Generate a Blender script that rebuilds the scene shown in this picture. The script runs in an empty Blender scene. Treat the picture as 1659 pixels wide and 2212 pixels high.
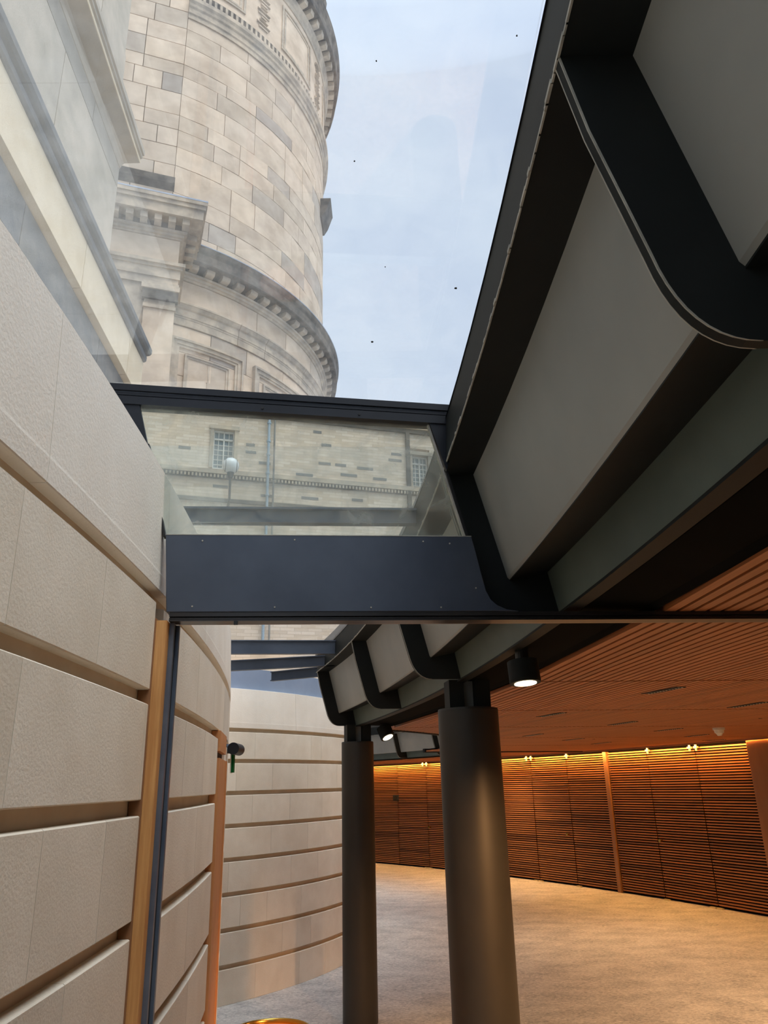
import bpy, math, random
from mathutils import Vector, Matrix
R = math.radians; cos, sin, pi = math.cos, math.sin, math.pi
rnd = random.Random(7)
scn = bpy.context.scene; col = scn.collection

# ------------------------------------------------------------------ camera
CZ = 1.95
cam_d = bpy.data.cameras.new('camera'); cam = bpy.data.objects.new('camera', cam_d); col.objects.link(cam)
cam_d.sensor_fit = 'HORIZONTAL'; cam_d.sensor_width = 36.0
cam_d.lens = 1647.223 / 1659 * 36.0; cam_d.clip_start = 0.03; cam_d.clip_end = 400
rx = Vector((0.99969836, 0.00826469, -0.02312769)); up = Vector((0.02456003, -0.33640814, 0.94139597)); fw = Vector((0, 0.94168002, 0.33650965))
cam.matrix_world = Matrix(((rx.x, up.x, -fw.x, 0), (rx.y, up.y, -fw.y, 0), (rx.z, up.z, -fw.z, CZ), (0, 0, 0, 1)))
scn.camera = cam

# ------------------------------------------------------------------ world, sun, exposure
scn.view_settings.view_transform = 'Standard'; scn.view_settings.look = 'None'
scn.view_settings.exposure = 0.0; scn.view_settings.gamma = 1.0; scn.view_settings.use_curve_mapping = False
w = bpy.data.worlds.new('overcast_sky'); scn.world = w; w.use_nodes = True
nt = w.node_tree; nt.nodes.clear()
out = nt.nodes.new('ShaderNodeOutputWorld'); bg = nt.nodes.new('ShaderNodeBackground')
tc = nt.nodes.new('ShaderNodeTexCoord'); mp = nt.nodes.new('ShaderNodeMapping'); mp.inputs['Scale'].default_value = (1.0, 1.0, 1.6)
nz = nt.nodes.new('ShaderNodeTexNoise'); nz.inputs['Scale'].default_value = 2.6; nz.inputs['Detail'].default_value = 5; nz.inputs['Roughness'].default_value = .55
cr = nt.nodes.new('ShaderNodeValToRGB')
cr.color_ramp.elements[0].position = .34; cr.color_ramp.elements[0].color = (.57, .67, .86, 1)
cr.color_ramp.elements[1].position = .66; cr.color_ramp.elements[1].color = (.70, .80, .94, 1)
sx = nt.nodes.new('ShaderNodeSeparateXYZ'); mr = nt.nodes.new('ShaderNodeMapRange')
mr.inputs['From Min'].default_value = .80; mr.inputs['From Max'].default_value = 1.0
mr.inputs['To Min'].default_value = 1.12; mr.inputs['To Max'].default_value = 5.0
L = nt.links.new
L(tc.outputs['Generated'], mp.inputs['Vector']); L(mp.outputs[0], nz.inputs['Vector']); L(nz.outputs['Fac'], cr.inputs['Fac'])
L(tc.outputs['Generated'], sx.inputs[0]); L(sx.outputs['Z'], mr.inputs['Value'])
L(cr.outputs['Color'], bg.inputs['Color']); L(mr.outputs[0], bg.inputs['Strength']); L(bg.outputs[0], out.inputs['Surface'])

sd = bpy.data.lights.new('cloud_veiled_sun', 'SUN'); sd.energy = 2.3; sd.angle = R(45); sd.color = (1.0, .94, .85)
so = bpy.data.objects.new('cloud_veiled_sun', sd); col.objects.link(so)
so.rotation_euler = Vector((-.42, .36, -1.0)).to_track_quat('-Z', 'Y').to_euler()

# ------------------------------------------------------------------ helpers
def s2l(r, g, b):
    f = lambda c: (c/255/12.92) if c/255 <= .04045 else ((c/255+.055)/1.055)**2.4
    return (f(r), f(g), f(b), 1)
def mat(name, c1, c2=None, scale=5, rough=.7, metal=0, bump=0, bscale=60, stretch=(1,1,1), vary=0, detail=4, spec=.5, thr=(.35,.65), emit=None, estr=0, tint=None):
    m = bpy.data.materials.new(name); m.use_nodes = True; t = m.node_tree; b = t.nodes['Principled BSDF']; lk = t.links.new
    b.inputs['Roughness'].default_value = rough; b.inputs['Metallic'].default_value = metal; b.inputs['Specular IOR Level'].default_value = spec
    tc = t.nodes.new('ShaderNodeTexCoord'); mp = t.nodes.new('ShaderNodeMapping'); mp.inputs['Scale'].default_value = stretch
    lk(tc.outputs['Object'], mp.inputs['Vector']); vec = mp.outputs[0]
    oi = None
    if vary or c2:
        oi = t.nodes.new('ShaderNodeObjectInfo')
    if c2:
        n = t.nodes.new('ShaderNodeTexNoise'); n.noise_dimensions = '4D'; n.inputs['Scale'].default_value = scale; n.inputs['Detail'].default_value = detail; n.inputs['Roughness'].default_value = .6
        lk(vec, n.inputs['Vector'])
        if vary:
            mm = t.nodes.new('ShaderNodeMath'); mm.operation = 'MULTIPLY'; mm.inputs[1].default_value = 37; lk(oi.outputs['Random'], mm.inputs[0]); lk(mm.outputs[0], n.inputs['W'])
        r = t.nodes.new('ShaderNodeValToRGB'); r.color_ramp.elements[0].position = thr[0]; r.color_ramp.elements[1].position = thr[1]
        r.color_ramp.elements[0].color = c1; r.color_ramp.elements[1].color = c2; lk(n.outputs['Fac'], r.inputs['Fac']); c = r.outputs['Color']
        if vary:
            r2 = t.nodes.new('ShaderNodeValToRGB'); r2.color_ramp.interpolation = 'LINEAR'
            e = r2.color_ramp.elements; v = vary; tn = tint or (1, 1, 1)
            e[0].position = 0; e[0].color = (1-v*tn[0], 1-v*tn[1], 1-v*tn[2], 1); e[1].position = 1; e[1].color = (1+v*.3, 1+v*.25, 1+v*.15, 1)
            a = e.new(.18); a.color = (1-v*.35, 1-v*.35, 1-v*.4, 1); a = e.new(.5); a.color = (1, 1, 1, 1)
            mx = t.nodes.new('ShaderNodeMix'); mx.data_type = 'RGBA'; mx.blend_type = 'MULTIPLY'; mx.inputs[0].default_value = 1
            lk(oi.outputs['Random'], r2.inputs['Fac']); lk(c, mx.inputs[6]); lk(r2.outputs['Color'], mx.inputs[7]); c = mx.outputs[2]
        lk(c, b.inputs['Base Color'])
    else: b.inputs['Base Color'].default_value = c1
    if bump:
        n2 = t.nodes.new('ShaderNodeTexNoise'); n2.inputs['Scale'].default_value = bscale; n2.inputs['Detail'].default_value = 3; lk(vec, n2.inputs['Vector'])
        bp = t.nodes.new('ShaderNodeBump'); bp.inputs['Strength'].default_value = bump; bp.inputs['Distance'].default_value = .01
        lk(n2.outputs['Fac'], bp.inputs['Height']); lk(bp.outputs[0], b.inputs['Normal'])
    if emit: b.inputs['Emission Color'].default_value = emit; b.inputs['Emission Strength'].default_value = estr
    return m
def glass(name, tint, haze=.05, gloss=.12, hz=(.80, .78, .74, 1), scratch=True):
    m = bpy.data.materials.new(name); m.use_nodes = True; t = m.node_tree; t.nodes.clear(); lk = t.links.new
    o = t.nodes.new('ShaderNodeOutputMaterial'); tr = t.nodes.new('ShaderNodeBsdfTransparent'); tr.inputs[0].default_value = tint
    gl = t.nodes.new('ShaderNodeBsdfGlossy'); gl.inputs['Roughness'].default_value = .02
    df = t.nodes.new('ShaderNodeBsdfTranslucent'); df.inputs[0].default_value = hz
    lw = t.nodes.new('ShaderNodeLayerWeight'); lw.inputs[0].default_value = .35
    mu = t.nodes.new('ShaderNodeMath'); mu.operation = 'MULTIPLY'; mu.inputs[1].default_value = gloss*3; lk(lw.outputs['Fresnel'], mu.inputs[0])
    m1 = t.nodes.new('ShaderNodeMixShader'); m2 = t.nodes.new('ShaderNodeMixShader')
    tc = t.nodes.new('ShaderNodeTexCoord'); n = t.nodes.new('ShaderNodeTexNoise'); n.inputs['Scale'].default_value = 9; n.inputs['Detail'].default_value = 7; n.inputs['Distortion'].default_value = 1.2
    lk(tc.outputs['Object'], n.inputs['Vector']); mr = t.nodes.new('ShaderNodeMapRange'); mr.inputs['From Min'].default_value = .35; mr.inputs['From Max'].default_value = .75
    mr.inputs['To Min'].default_value = haze*.5; mr.inputs['To Max'].default_value = haze*1.7; lk(n.outputs['Fac'], mr.inputs['Value'])
    lk(mr.outputs[0], m1.inputs[0]); lk(tr.outputs[0], m1.inputs[1]); lk(df.outputs[0], m1.inputs[2])
    lk(mu.outputs[0], m2.inputs[0]); lk(m1.outputs[0], m2.inputs[1]); lk(gl.outputs[0], m2.inputs[2]); lk(m2.outputs[0], o.inputs['Surface'])
    return m

M = {}
M['stone'] = mat('interior_sandstone', s2l(222,211,192), s2l(235,226,209), 3.0, .85, bump=.14, bscale=130, vary=.10, tint=(1,1.0,1.0))
M['coping'] = mat('coping_sandstone', s2l(232,223,208), s2l(242,235,222), 2.2, .8, bump=.15, bscale=110, vary=.07)
M['blk'] = mat('blue_black_frame', s2l(22,24,30), s2l(30,33,40), 5, .4, spec=.3)
M['groove'] = mat('groove_stone', s2l(200,182,158), s2l(212,196,174), 6, .9)
M['ashlar'] = mat('weathered_ashlar', s2l(196,174,150), s2l(228,206,180), 1.6, .9, bump=.2, bscale=30, vary=.34, tint=(1,.85,.62))
M['ashlar_trim'] = mat('carved_moulding_stone', s2l(160,148,132), s2l(214,194,168), 2.6, .9, bump=.2, bscale=25)
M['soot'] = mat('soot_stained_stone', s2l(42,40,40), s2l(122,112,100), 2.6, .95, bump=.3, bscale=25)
M['mortar'] = mat('dark_mortar', s2l(146,128,104), s2l(160,142,116), 5, .95)
M['greystone'] = mat('grey_weathered_stone', s2l(174,164,146), s2l(206,192,172), 1.4, .85, bump=.2, bscale=40, vary=.22, tint=(1,.9,.75))
M['darkstone'] = mat('grey_blue_dark_stone', s2l(94,98,102), s2l(138,134,126), 2, .8, bump=.2, bscale=40, vary=.15)  # darker blue-grey stone tone
M['paleface'] = mat('pale_painted_stone', s2l(226,206,172), s2l(236,218,186), 3, .8, bump=.25, bscale=60, vary=.12)
M['lead'] = mat('lead_flashing', s2l(150,160,175), s2l(180,190,205), 4, .5)
M['steel'] = mat('green_grey_painted_steel', s2l(32,35,35), s2l(40,43,42), 2.5, .6, spec=.15, bump=.03, bscale=8)
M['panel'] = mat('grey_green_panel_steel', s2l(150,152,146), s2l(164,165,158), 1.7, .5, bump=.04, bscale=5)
M['channel'] = mat('near_black_steel', s2l(10,11,11), s2l(15,16,15), 3, .9, spec=.04)  # near-black tone of the service channel
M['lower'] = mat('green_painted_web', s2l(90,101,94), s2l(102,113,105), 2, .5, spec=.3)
M['edge'] = mat('pale_edge', s2l(150,148,138), s2l(190,186,172), 20, .6)  # pale tone for thin edge strips, beads and screws
M['blue'] = mat('blue_grey_painted_steel', s2l(58,66,80), s2l(72,80,94), 3.5, .34, bump=.03, bscale=7)
M['head'] = mat('dark_bronze_rail', s2l(34,32,32), s2l(46,42,40), 5, .3)
M['bluewall'] = mat('slate_blue_cladding', s2l(128,142,164), s2l(142,154,174), 2, .45)
M['alu'] = mat('blue_grey_aluminium', s2l(92,102,118), s2l(110,120,134), 8, .35, metal=.3)
M['black'] = mat('black_metal', s2l(20,20,21), None, rough=.45)
M['slot'] = mat('black_slot', s2l(9,8,8), None, rough=.7)
M['oak'] = mat('oak_trim', s2l(190,132,74), s2l(214,160,98), 7, .5, bump=.06, bscale=30, stretch=(9,9,.6))
M['oak_red'] = mat('red_oak_trim', s2l(184,122,74), s2l(206,146,94), 8, .5, bump=.06, bscale=30, stretch=(9,9,.6))
M['slat'] = mat('stained_timber_slat', s2l(152,92,50), s2l(196,122,72), 3, .55, vary=.2, stretch=(.6,6,6))
M['wslat'] = mat('stained_door_slat', s2l(98,62,34), s2l(190,126,74), 1.6, .5, vary=.5, stretch=(.7,.7,9), tint=(1,1.05,1.1))
M['wood_plain'] = mat('plain_timber_panel', s2l(136,92,58), s2l(152,106,70), 3, .5, stretch=(1,1,.3))
M['dark_backing'] = mat('dark_backing', s2l(9,6,5), None, rough=.95, spec=.05)
M['brass'] = mat('polished_brass', s2l(200,160,80), None, rough=.25, metal=1)
M['copper'] = mat('orange_lacquered_tray', s2l(225,140,70), None, rough=.35)
M['white'] = mat('white_plastic', s2l(225,222,214), None, rough=.5)
M['roofslab'] = mat('roof_slab', s2l(90,90,90), None, rough=.9)
M['green'] = mat('green_acrylic', s2l(10,95,45), None, rough=.6, spec=.1)
M['render'] = mat('plain_plaster', s2l(150,140,125), None, rough=.9)
M['lens'] = mat('warm_lamp_lens', s2l(255,240,200), None, rough=.3, emit=(1,.84,.55,1), estr=5)
M['cove'] = mat('cove_led_strip', s2l(255,190,90), None, rough=.5, emit=(1,.50,.13,1), estr=230)
M['globe'] = mat('opal_glass_globe', s2l(235,238,240), None, rough=.2)
M['winglass'] = mat('window_glass', s2l(120,140,150), s2l(150,165,170), 3, .1)
M['pipe'] = mat('pale_blue_downpipe', s2l(150,172,188), None, rough=.5)
M['roofglass'] = glass('skylight_glass', (.965,.98,.985,1), haze=.045, gloss=.06)
M['paneglass'] = glass('hazy_greenish_glass', (.95,.99,.97,1), haze=.2, gloss=.07, hz=(.80,.87,.83,1))

# carpet
def carpet():
    m = bpy.data.materials.new('mottled_carpet'); m.use_nodes = True; t = m.node_tree; b = t.nodes['Principled BSDF']; lk = t.links.new
    tc = t.nodes.new('ShaderNodeTexCoord'); mp = t.nodes.new('ShaderNodeMapping'); mp.inputs['Scale'].default_value = (1, 1.5, 1); mp.inputs['Rotation'].default_value = (0,0,.3)
    lk(tc.outputs['Object'], mp.inputs[0])
    n1 = t.nodes.new('ShaderNodeTexNoise'); n1.inputs['Scale'].default_value = 26; n1.inputs['Detail'].default_value = 6; n1.inputs['Roughness'].default_value = .75; n1.inputs['Distortion'].default_value = .8
    n2 = t.nodes.new('ShaderNodeTexNoise'); n2.inputs['Scale'].default_value = 2.5; n2.inputs['Detail'].default_value = 3
    lk(mp.outputs[0], n1.inputs['Vector']); lk(mp.outputs[0], n2.inputs['Vector'])
    ad = t.nodes.new('ShaderNodeMath'); ad.operation = 'MULTIPLY_ADD'; ad.inputs[1].default_value = .35; lk(n2.outputs['Fac'], ad.inputs[0]); lk(n1.outputs['Fac'], ad.inputs[2])
    r = t.nodes.new('ShaderNodeValToRGB'); r.color_ramp.elements[0].position = .5; r.color_ramp.elements[1].position = .84
    r.color_ramp.elements[0].color = s2l(138,137,136); r.color_ramp.elements[1].color = s2l(214,210,202)
    lk(ad.outputs[0], r.inputs['Fac']); lk(r.outputs[0], b.inputs['Base Color']); b.inputs['Roughness'].default_value = .95
    bp = t.nodes.new('ShaderNodeBump'); bp.inputs['Strength'].default_value = .4; bp.inputs['Distance'].default_value = .006; lk(n1.outputs['Fac'], bp.inputs['Height']); lk(bp.outputs[0], b.inputs['Normal'])
    return m
M['carpet'] = carpet()
def rubble():
    m = bpy.data.materials.new('coursed_rubble'); m.use_nodes = True; t = m.node_tree; b = t.nodes['Principled BSDF']; lk = t.links.new
    tc = t.nodes.new('ShaderNodeTexCoord'); mp = t.nodes.new('ShaderNodeMapping'); mp.inputs['Rotation'].default_value = (R(90), 0, 0)
    lk(tc.outputs['Object'], mp.inputs[0]); br = t.nodes.new('ShaderNodeTexBrick')
    br.inputs['Scale'].default_value = 1; br.inputs['Brick Width'].default_value = .22; br.inputs['Row Height'].default_value = .055; br.inputs['Mortar Size'].default_value = .004
    br.inputs['Color1'].default_value = s2l(236,216,194); br.inputs['Color2'].default_value = s2l(214,192,166); br.inputs['Mortar'].default_value = s2l(204,184,160)
    lk(mp.outputs[0], br.inputs['Vector']); lk(br.outputs['Color'], b.inputs['Base Color']); b.inputs['Roughness'].default_value = .9
    return m
M['rubble'] = rubble()

ORG = {}
def link_mesh(name, vs, fs, m, parent=None, org=None, smooth=False):
    o0 = ORG[parent.name] if parent else (Vector(org) if org else Vector((0,0,0)))
    me = bpy.data.meshes.new(name); me.from_pydata([tuple(Vector(v)-o0) for v in vs], [], fs); me.update()
    if m: me.materials.append(m)
    if smooth:
        for p in me.polygons: p.use_smooth = True
    ob = bpy.data.objects.new(name, me); col.objects.link(ob)
    if parent: ob.parent = parent
    else: ob.location = o0
    ORG[ob.name] = o0
    return ob
def fixn(ob):
    import bmesh
    bm = bmesh.new(); bm.from_mesh(ob.data); bmesh.ops.recalc_face_normals(bm, faces=bm.faces); bm.to_mesh(ob.data); bm.free(); return ob
def empty(name, loc, label=None, cat=None, group=None, kind=None):
    o = bpy.data.objects.new(name, None); col.objects.link(o); o.location = loc; o.empty_display_size = .1; ORG[o.name] = Vector(loc)
    return tag(o, label, cat, group, kind)
def tag(o, label=None, cat=None, group=None, kind=None):
    if label: o['label'] = label
    if cat: o['category'] = cat
    if group: o['group'] = group
    if kind: o['kind'] = kind
    return o
A = (-23.922, 1.096); AR = 23.228; B = (-4.964, 11.676); BR = 4.663; T = (-7.872, 20.122)
def P(c, r, th, z): return Vector((c[0]+r*cos(th), c[1]+r*sin(th), z))
def lathe_geo(c, prof, t0, t1, n, base=0):
    """closed (r,z) profile swept round c"""
    vs, fs = [], []; k = len(prof)
    for i in range(n+1):
        th = t0+(t1-t0)*i/n
        for r, z in prof: vs.append(P(c, r, th, z))
    for i in range(n):
        for j in range(k):
            a = base+i*k+j; b = base+i*k+(j+1) % k
            fs.append((a, b, b+k, a+k))
    fs.append(tuple(base+j for j in range(k))); fs.append(tuple(base+n*k+j for j in reversed(range(k))))
    return vs, fs
def lathe(name, c, prof, t0, t1, n, m, parent=None, org=None, smooth=False):
    vs, fs = lathe_geo(c, prof, t0, t1, n); return fixn(link_mesh(name, vs, fs, m, parent, org, smooth))
def arcbox(name, c, r0, r1, t0, t1, z0, z1, m, parent=None, n=None, org=None):
    if n is None: n = max(1, int(abs(t1-t0)*r1/.25))
    return lathe(name, c, [(r0,z0),(r1,z0),(r1,z1),(r0,z1)], t0, t1, n, m, parent, org)
class Mb:
    def __init__(s): s.v = []; s.f = []
    def add(s, vs, fs): b = len(s.v); s.v += [Vector(v) for v in vs]; s.f += [tuple(i+b for i in f) for f in fs]
    def prism(s, poly, d):
        n = len(poly); d = Vector(d); vs = [Vector(p) for p in poly]+[Vector(p)+d for p in poly]
        s.add(vs, [tuple(range(n)), tuple(range(2*n-1, n-1, -1))]+[(i, i+n, (i+1) % n+n, (i+1) % n) for i in range(n)])
    def box(s, o, a, b, c):
        o, a, b, c = map(Vector, (o, a, b, c)); s.prism([o, o+a, o+a+b, o+b], c)
    def aabb(s, x0, x1, y0, y1, z0, z1): s.box((x0,y0,z0), (x1-x0,0,0), (0,y1-y0,0), (0,0,z1-z0))
    def cyl(s, p, q, r, n=24, r2=None):
        p, q = Vector(p), Vector(q); r2 = r if r2 is None else r2; ax = (q-p).normalized(); u = ax.orthogonal().normalized(); v = ax.cross(u)
        vs = [p+(u*cos(2*pi*i/n)+v*sin(2*pi*i/n))*r for i in range(n)]+[q+(u*cos(2*pi*i/n)+v*sin(2*pi*i/n))*r2 for i in range(n)]
        s.add(vs, [tuple(range(n-1,-1,-1)), tuple(range(n, 2*n))]+[(i, (i+1) % n, (i+1) % n+n, i+n) for i in range(n)])
    def arc(s, c, prof, t0, t1, n=6): s.add(*lathe_geo(c, prof, t0, t1, n))
    def build(s, name, m, parent=None, org=None, smooth=False, auto=False):
        ob = fixn(link_mesh(name, s.v, s.f, m, parent, org))
        if smooth:
            for p in ob.data.polygons: p.use_smooth = True
            ob.data.set_sharp_from_angle(angle=R(35)) if hasattr(ob.data, 'set_sharp_from_angle') else None
        return ob
def bevel(ob, wd=.003):
    md = ob.modifiers.new('bevel', 'BEVEL'); md.width = wd; md.segments = 1; md.limit_method = 'ANGLE'; md.angle_limit = R(40)
    return ob

# ------------------------------------------------------------------ setting: floor, roof, enclosure
T0, T1 = -.36, .86
fl = arcbox('floor', A, 20.5, 33.0, T0, T1, -.12, 0, M['carpet'], n=60); tag(fl, kind='structure')
TK = lambda k: -.0081+.0706*k
roof = empty('roof', P(A, 28, .2, 3.25), kind='structure')
for a, b in ((T0, .30), ): arcbox('roof_slab', A, 24.40, 33.0, a, b, 3.26, 3.36, M['roofslab'], roof)
# slab between theta .30 and .486 outside the skylight round the second drum
mb = Mb()
N = 14
for i in range(N):
    ta = .30+(.486-.30)*i/N; tb = .30+(.486-.30)*(i+1)/N
    def rin(t):
        # largest r with distance to B < 6.3
        r = 24.26
        while r < 30:
            p = P(A, r, t, 0)
            if math.hypot(p.x-B[0], p.y-B[1]) > 6.25: break
            r += .02
        return r
    ra, rb = rin(ta), rin(tb)
    q = [P(A,ra,ta,3.24), P(A,33,ta,3.24), P(A,33,tb,3.24), P(A,rb,tb,3.24)]
    mb.prism(q, (0,0,.26))
mb.build('roof_slab', M['roofslab'], roof)
arcbox('roof_slab', A, 29.9, 33.0, .486, T1, 3.24, 3.5, M['roofslab'], roof)
wb = Mb(); wb.arc(A, [(20.5,0),(33.0,0),(33.0,3.5),(20.5,3.5)], T0-.012, T0, 1); tag(wb.build('wall_back', M['render']), kind='structure')
wb = Mb(); wb.arc(A, [(20.5,0),(33.0,0),(33.0,3.5),(20.5,3.5)], T1, T1+.012, 1); tag(wb.build('wall_end', M['render']), kind='structure')

# ------------------------------------------------------------------ stone drums
G0, DG = 2.555, .316; GAP = .042; REC = .036
def course_z(k):   # k=0 is the coping; stones 1..8 below
    top = G0-DG*(k-1)-GAP; bot = max(0.0, G0-DG*k)
    if k == 8: bot = 0.0
    return bot, top
def stone(c, r, ta, tb, zb, zt, parent, m, j=.0007, lip=.008, n=None):
    n = n or max(2, int(abs(tb-ta)*r/.22)); w = j/r*1.6
    prof = [(r-.14, zb), (r-.003, zb), (r, zb+.003), (r, zt-lip*.4), (r-lip*.5, zt), (r-.14, zt)]
    return lathe('stone', c, prof, ta+w, tb-w, n, m, parent)
def drum(name, c, r, t0, t1, joints, capj, capstop, skip=None):
    root = empty(name, P(c, r, (t0+t1)/2, 0), kind='structure')
    nn = int(abs(t1-t0)*r/.2)
    lathe('recessed_core', c, [(r-.55, 0), (r-REC, 0), (r-REC, G0+.02), (r-.1, G0+.3), (r-.55, G0+.3)], t0, t1, nn, M['groove'], root, smooth=False)
    for k in range(1, 9):
        zb, zt = course_z(k); js = [t0]+sorted(joints.get(k, []))+[t1]
        # fill in long gaps with extra joints
        full = [js[0]]
        for a in js[1:]:
            while (a-full[-1])*r > 1.15:
                full.append(full[-1]+rnd.uniform(.62, .9)/r)
            full.append(a)
        for a, b in zip(full, full[1:]):
            if (b-a)*r < .02: continue
            parts = [(a, b)]
            for (s0, s1) in ((skip or []) if k > 1 else (skip or [])[:1]):
                nx = []
                for (u, v) in parts:
                    if v <= s0 or u >= s1: nx.append((u, v)); continue
                    if u < s0: nx.append((u, s0))
                    if v > s1: nx.append((s1, v))
                parts = nx
            for (u, v) in parts:
                if (v-u)*r > .01: stone(c, r, u, v, zb, zt, root, M['stone'])
    js = [t0]+capj+[t1]
    for a, b in zip(js, js[1:]):
        w_ = .0011/r
        prof = [(r-.5, G0), (r-.002, G0), (r, G0+.003), (r, G0+.055), (r-.001, G0+.062), (r-.014, 2.968), (r-.03, 2.972), (r-.5, 2.968)]
        lathe('coping_stone', c, prof, a+w_, b-w_, max(3, int((b-a)*r/.2)), M['coping'], root)
    return root
TPA = (2.397-A[1])/AR
PA0, PA1 = .0602, .0655       # near post
PB0, PB1 = .1313, .1542       # far timber jamb
JA = {1: [-.02, .0329, .0612, .0919, .118], 2: [-.012, .0157, .0537, .0819, .105, .131], 3: [-.005, .0241, .0413, .0646, .1, .131], 4: [.0333, .0646, .095, .131], 5: [.02, .0646, .1, .131], 6: [.0646, .11, .131], 7: [.0646, .09, .131], 8: [.0646, .1, .131]}
drumA = drum('wall_left', A, AR, -.34, .30, JA, [-.22, -.13, -.06, .0157, .060, .098, .14, .19, .24], .3, [(TPA-.0012, TPA+.0034), (PB0, PB1+.0012)])
JB = {k: [R(a) for a in v] for k, v in {1: [-41.2, -29.93, -27.27], 2: [-44.06, -37.99, -30.68], 3: [-41.34, -34.51, -27], 4: [-37.98, -30.56], 5: [-44.67, -34.05, -28], 6: [-42.69, -38.41, -31.9], 7: [-35.55, -29.64], 8: [-40.02, -32.1, -26]}.items()}
drumB = drum('wall_far', B, BR, R(-58), R(75), JB, [R(-46), R(-33.5), R(-18), R(0), R(20), R(45)], .3)
terr = Mb()
terr.arc(A, [(19.5, 2.80), (AR-.3, 2.80), (AR-.3, 2.93), (19.5, 2.93)], -.34, .30, 30)
terr.arc(B, [(.3, 2.80), (BR-.3, 2.80), (BR-.3, 2.925), (.3, 2.925)], R(-150), R(110), 30)
tag(terr.build('terrace', M['greystone']), kind='structure')

# ------------------------------------------------------------------ gutter beam (steel box with bracket plates)
_bz = [((1-t)**2*.092+2*t*(1-t)*.124+t*t*.222, (1-t)**2*2.645+2*t*(1-t)*2.502+t*t*2.50) for t in [i/10 for i in range(11)]]
PROF = [(0,3.02),(.030,2.87)]+_bz+[(.405,2.50),(.405,3.02)]
def gutter(name, c, re, ths, ta, tb, label, cat):
    root = empty(name, P(c, re, (ta+tb)/2, 2.5), label, cat)
    n = max(4, int((tb-ta)*re/.2))
    lathe('edge_flange', c, [(re, 3.02), (re+.135, 3.02), (re+.135, 3.028), (re+.02,3.028), (re+.022, 3.2), (re+.008, 3.2), (re, 3.032)], ta, tb, n, M['steel'], root)
    seg = [ta]+[t for t in ths if ta < t < tb]+[tb]
    for a, b in zip(seg, seg[1:]):
        g = .010/re; k = max(2, int((b-a)*re/.2))
        if b-a < 3*g: continue
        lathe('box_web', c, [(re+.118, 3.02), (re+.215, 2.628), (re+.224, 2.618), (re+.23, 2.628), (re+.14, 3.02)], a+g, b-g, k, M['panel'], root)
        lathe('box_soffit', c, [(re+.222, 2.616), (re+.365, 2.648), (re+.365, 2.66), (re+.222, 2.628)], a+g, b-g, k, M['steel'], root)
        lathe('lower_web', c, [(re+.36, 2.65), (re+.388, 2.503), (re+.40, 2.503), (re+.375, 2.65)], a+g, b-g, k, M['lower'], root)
    lathe('bottom_flange', c, [(re+.386, 2.494), (re+.44, 2.494), (re+.44, 2.503), (re+.386, 2.503)], ta, tb, n, M['steel'], root)
    lathe('service_channel', c, [(re+.45, 2.52), (re+.46, 2.505), (re+.66, 2.50), (re+.69, 2.488), (re+.70, 2.49), (re+.70, 2.54), (re+.45, 2.54)], ta, tb, n, M['channel'], root)
    for t in ths:
        if not (ta-.001 <= t <= tb+.001): continue
        h = .010/re
        vs = [P(c, re+u, t-h, z) for u, z in PROF]+[P(c, re+u, t+h, z) for u, z in PROF]; k = len(PROF)
        fs = [tuple(range(k)), tuple(range(2*k-1, k-1, -1))]+[(i, i+k, (i+1) % k+k, (i+1) % k) for i in range(k)]
        br = fixn(link_mesh('bracket_plate', vs, fs, M['steel'], root))
        # pale strips along the plate's arrises
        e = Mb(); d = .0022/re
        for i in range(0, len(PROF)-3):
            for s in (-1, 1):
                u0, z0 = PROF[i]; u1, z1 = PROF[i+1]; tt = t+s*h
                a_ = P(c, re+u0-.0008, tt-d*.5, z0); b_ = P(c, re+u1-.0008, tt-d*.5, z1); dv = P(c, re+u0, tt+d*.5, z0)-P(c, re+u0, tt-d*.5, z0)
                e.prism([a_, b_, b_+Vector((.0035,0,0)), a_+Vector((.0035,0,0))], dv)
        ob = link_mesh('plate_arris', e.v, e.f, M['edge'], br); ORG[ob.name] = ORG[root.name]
    # ragged sealant bead along the flange edge
    e = Mb(); tt = ta
    while tt < min(tb, .30 if re < 25 else tb):
        dt = rnd.uniform(.012, .05)/re; wv = rnd.choice([.0008,.0012,.0012,.002,.003])
        e.box(P(c, re-wv, tt, 3.016), P(c, re+.002, tt, 3.016)-P(c, re-wv, tt, 3.016), (0,0,.006+wv), P(c, re, tt+dt*1.1, 0)-P(c, re, tt, 0)); tt += dt
    e.build('sealant_bead', M['edge'], root)
    return root
RE = 25.256; GC = (-24.964, .637)
gut = gutter('gutter_beam', GC, RE, [.0104+.0678*k for k in range(-5, 5)], -.33, .2820, 'long curved dark steel box gutter beam with bracket plates carried on both columns', 'beam')
gut2 = gutter('gutter_beam', A, 29.14, [.505, .5545, .604, .6535, .70], .495, .80, 'distant dark steel gutter beam across the far skylight, seen between the columns', 'beam')
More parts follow.
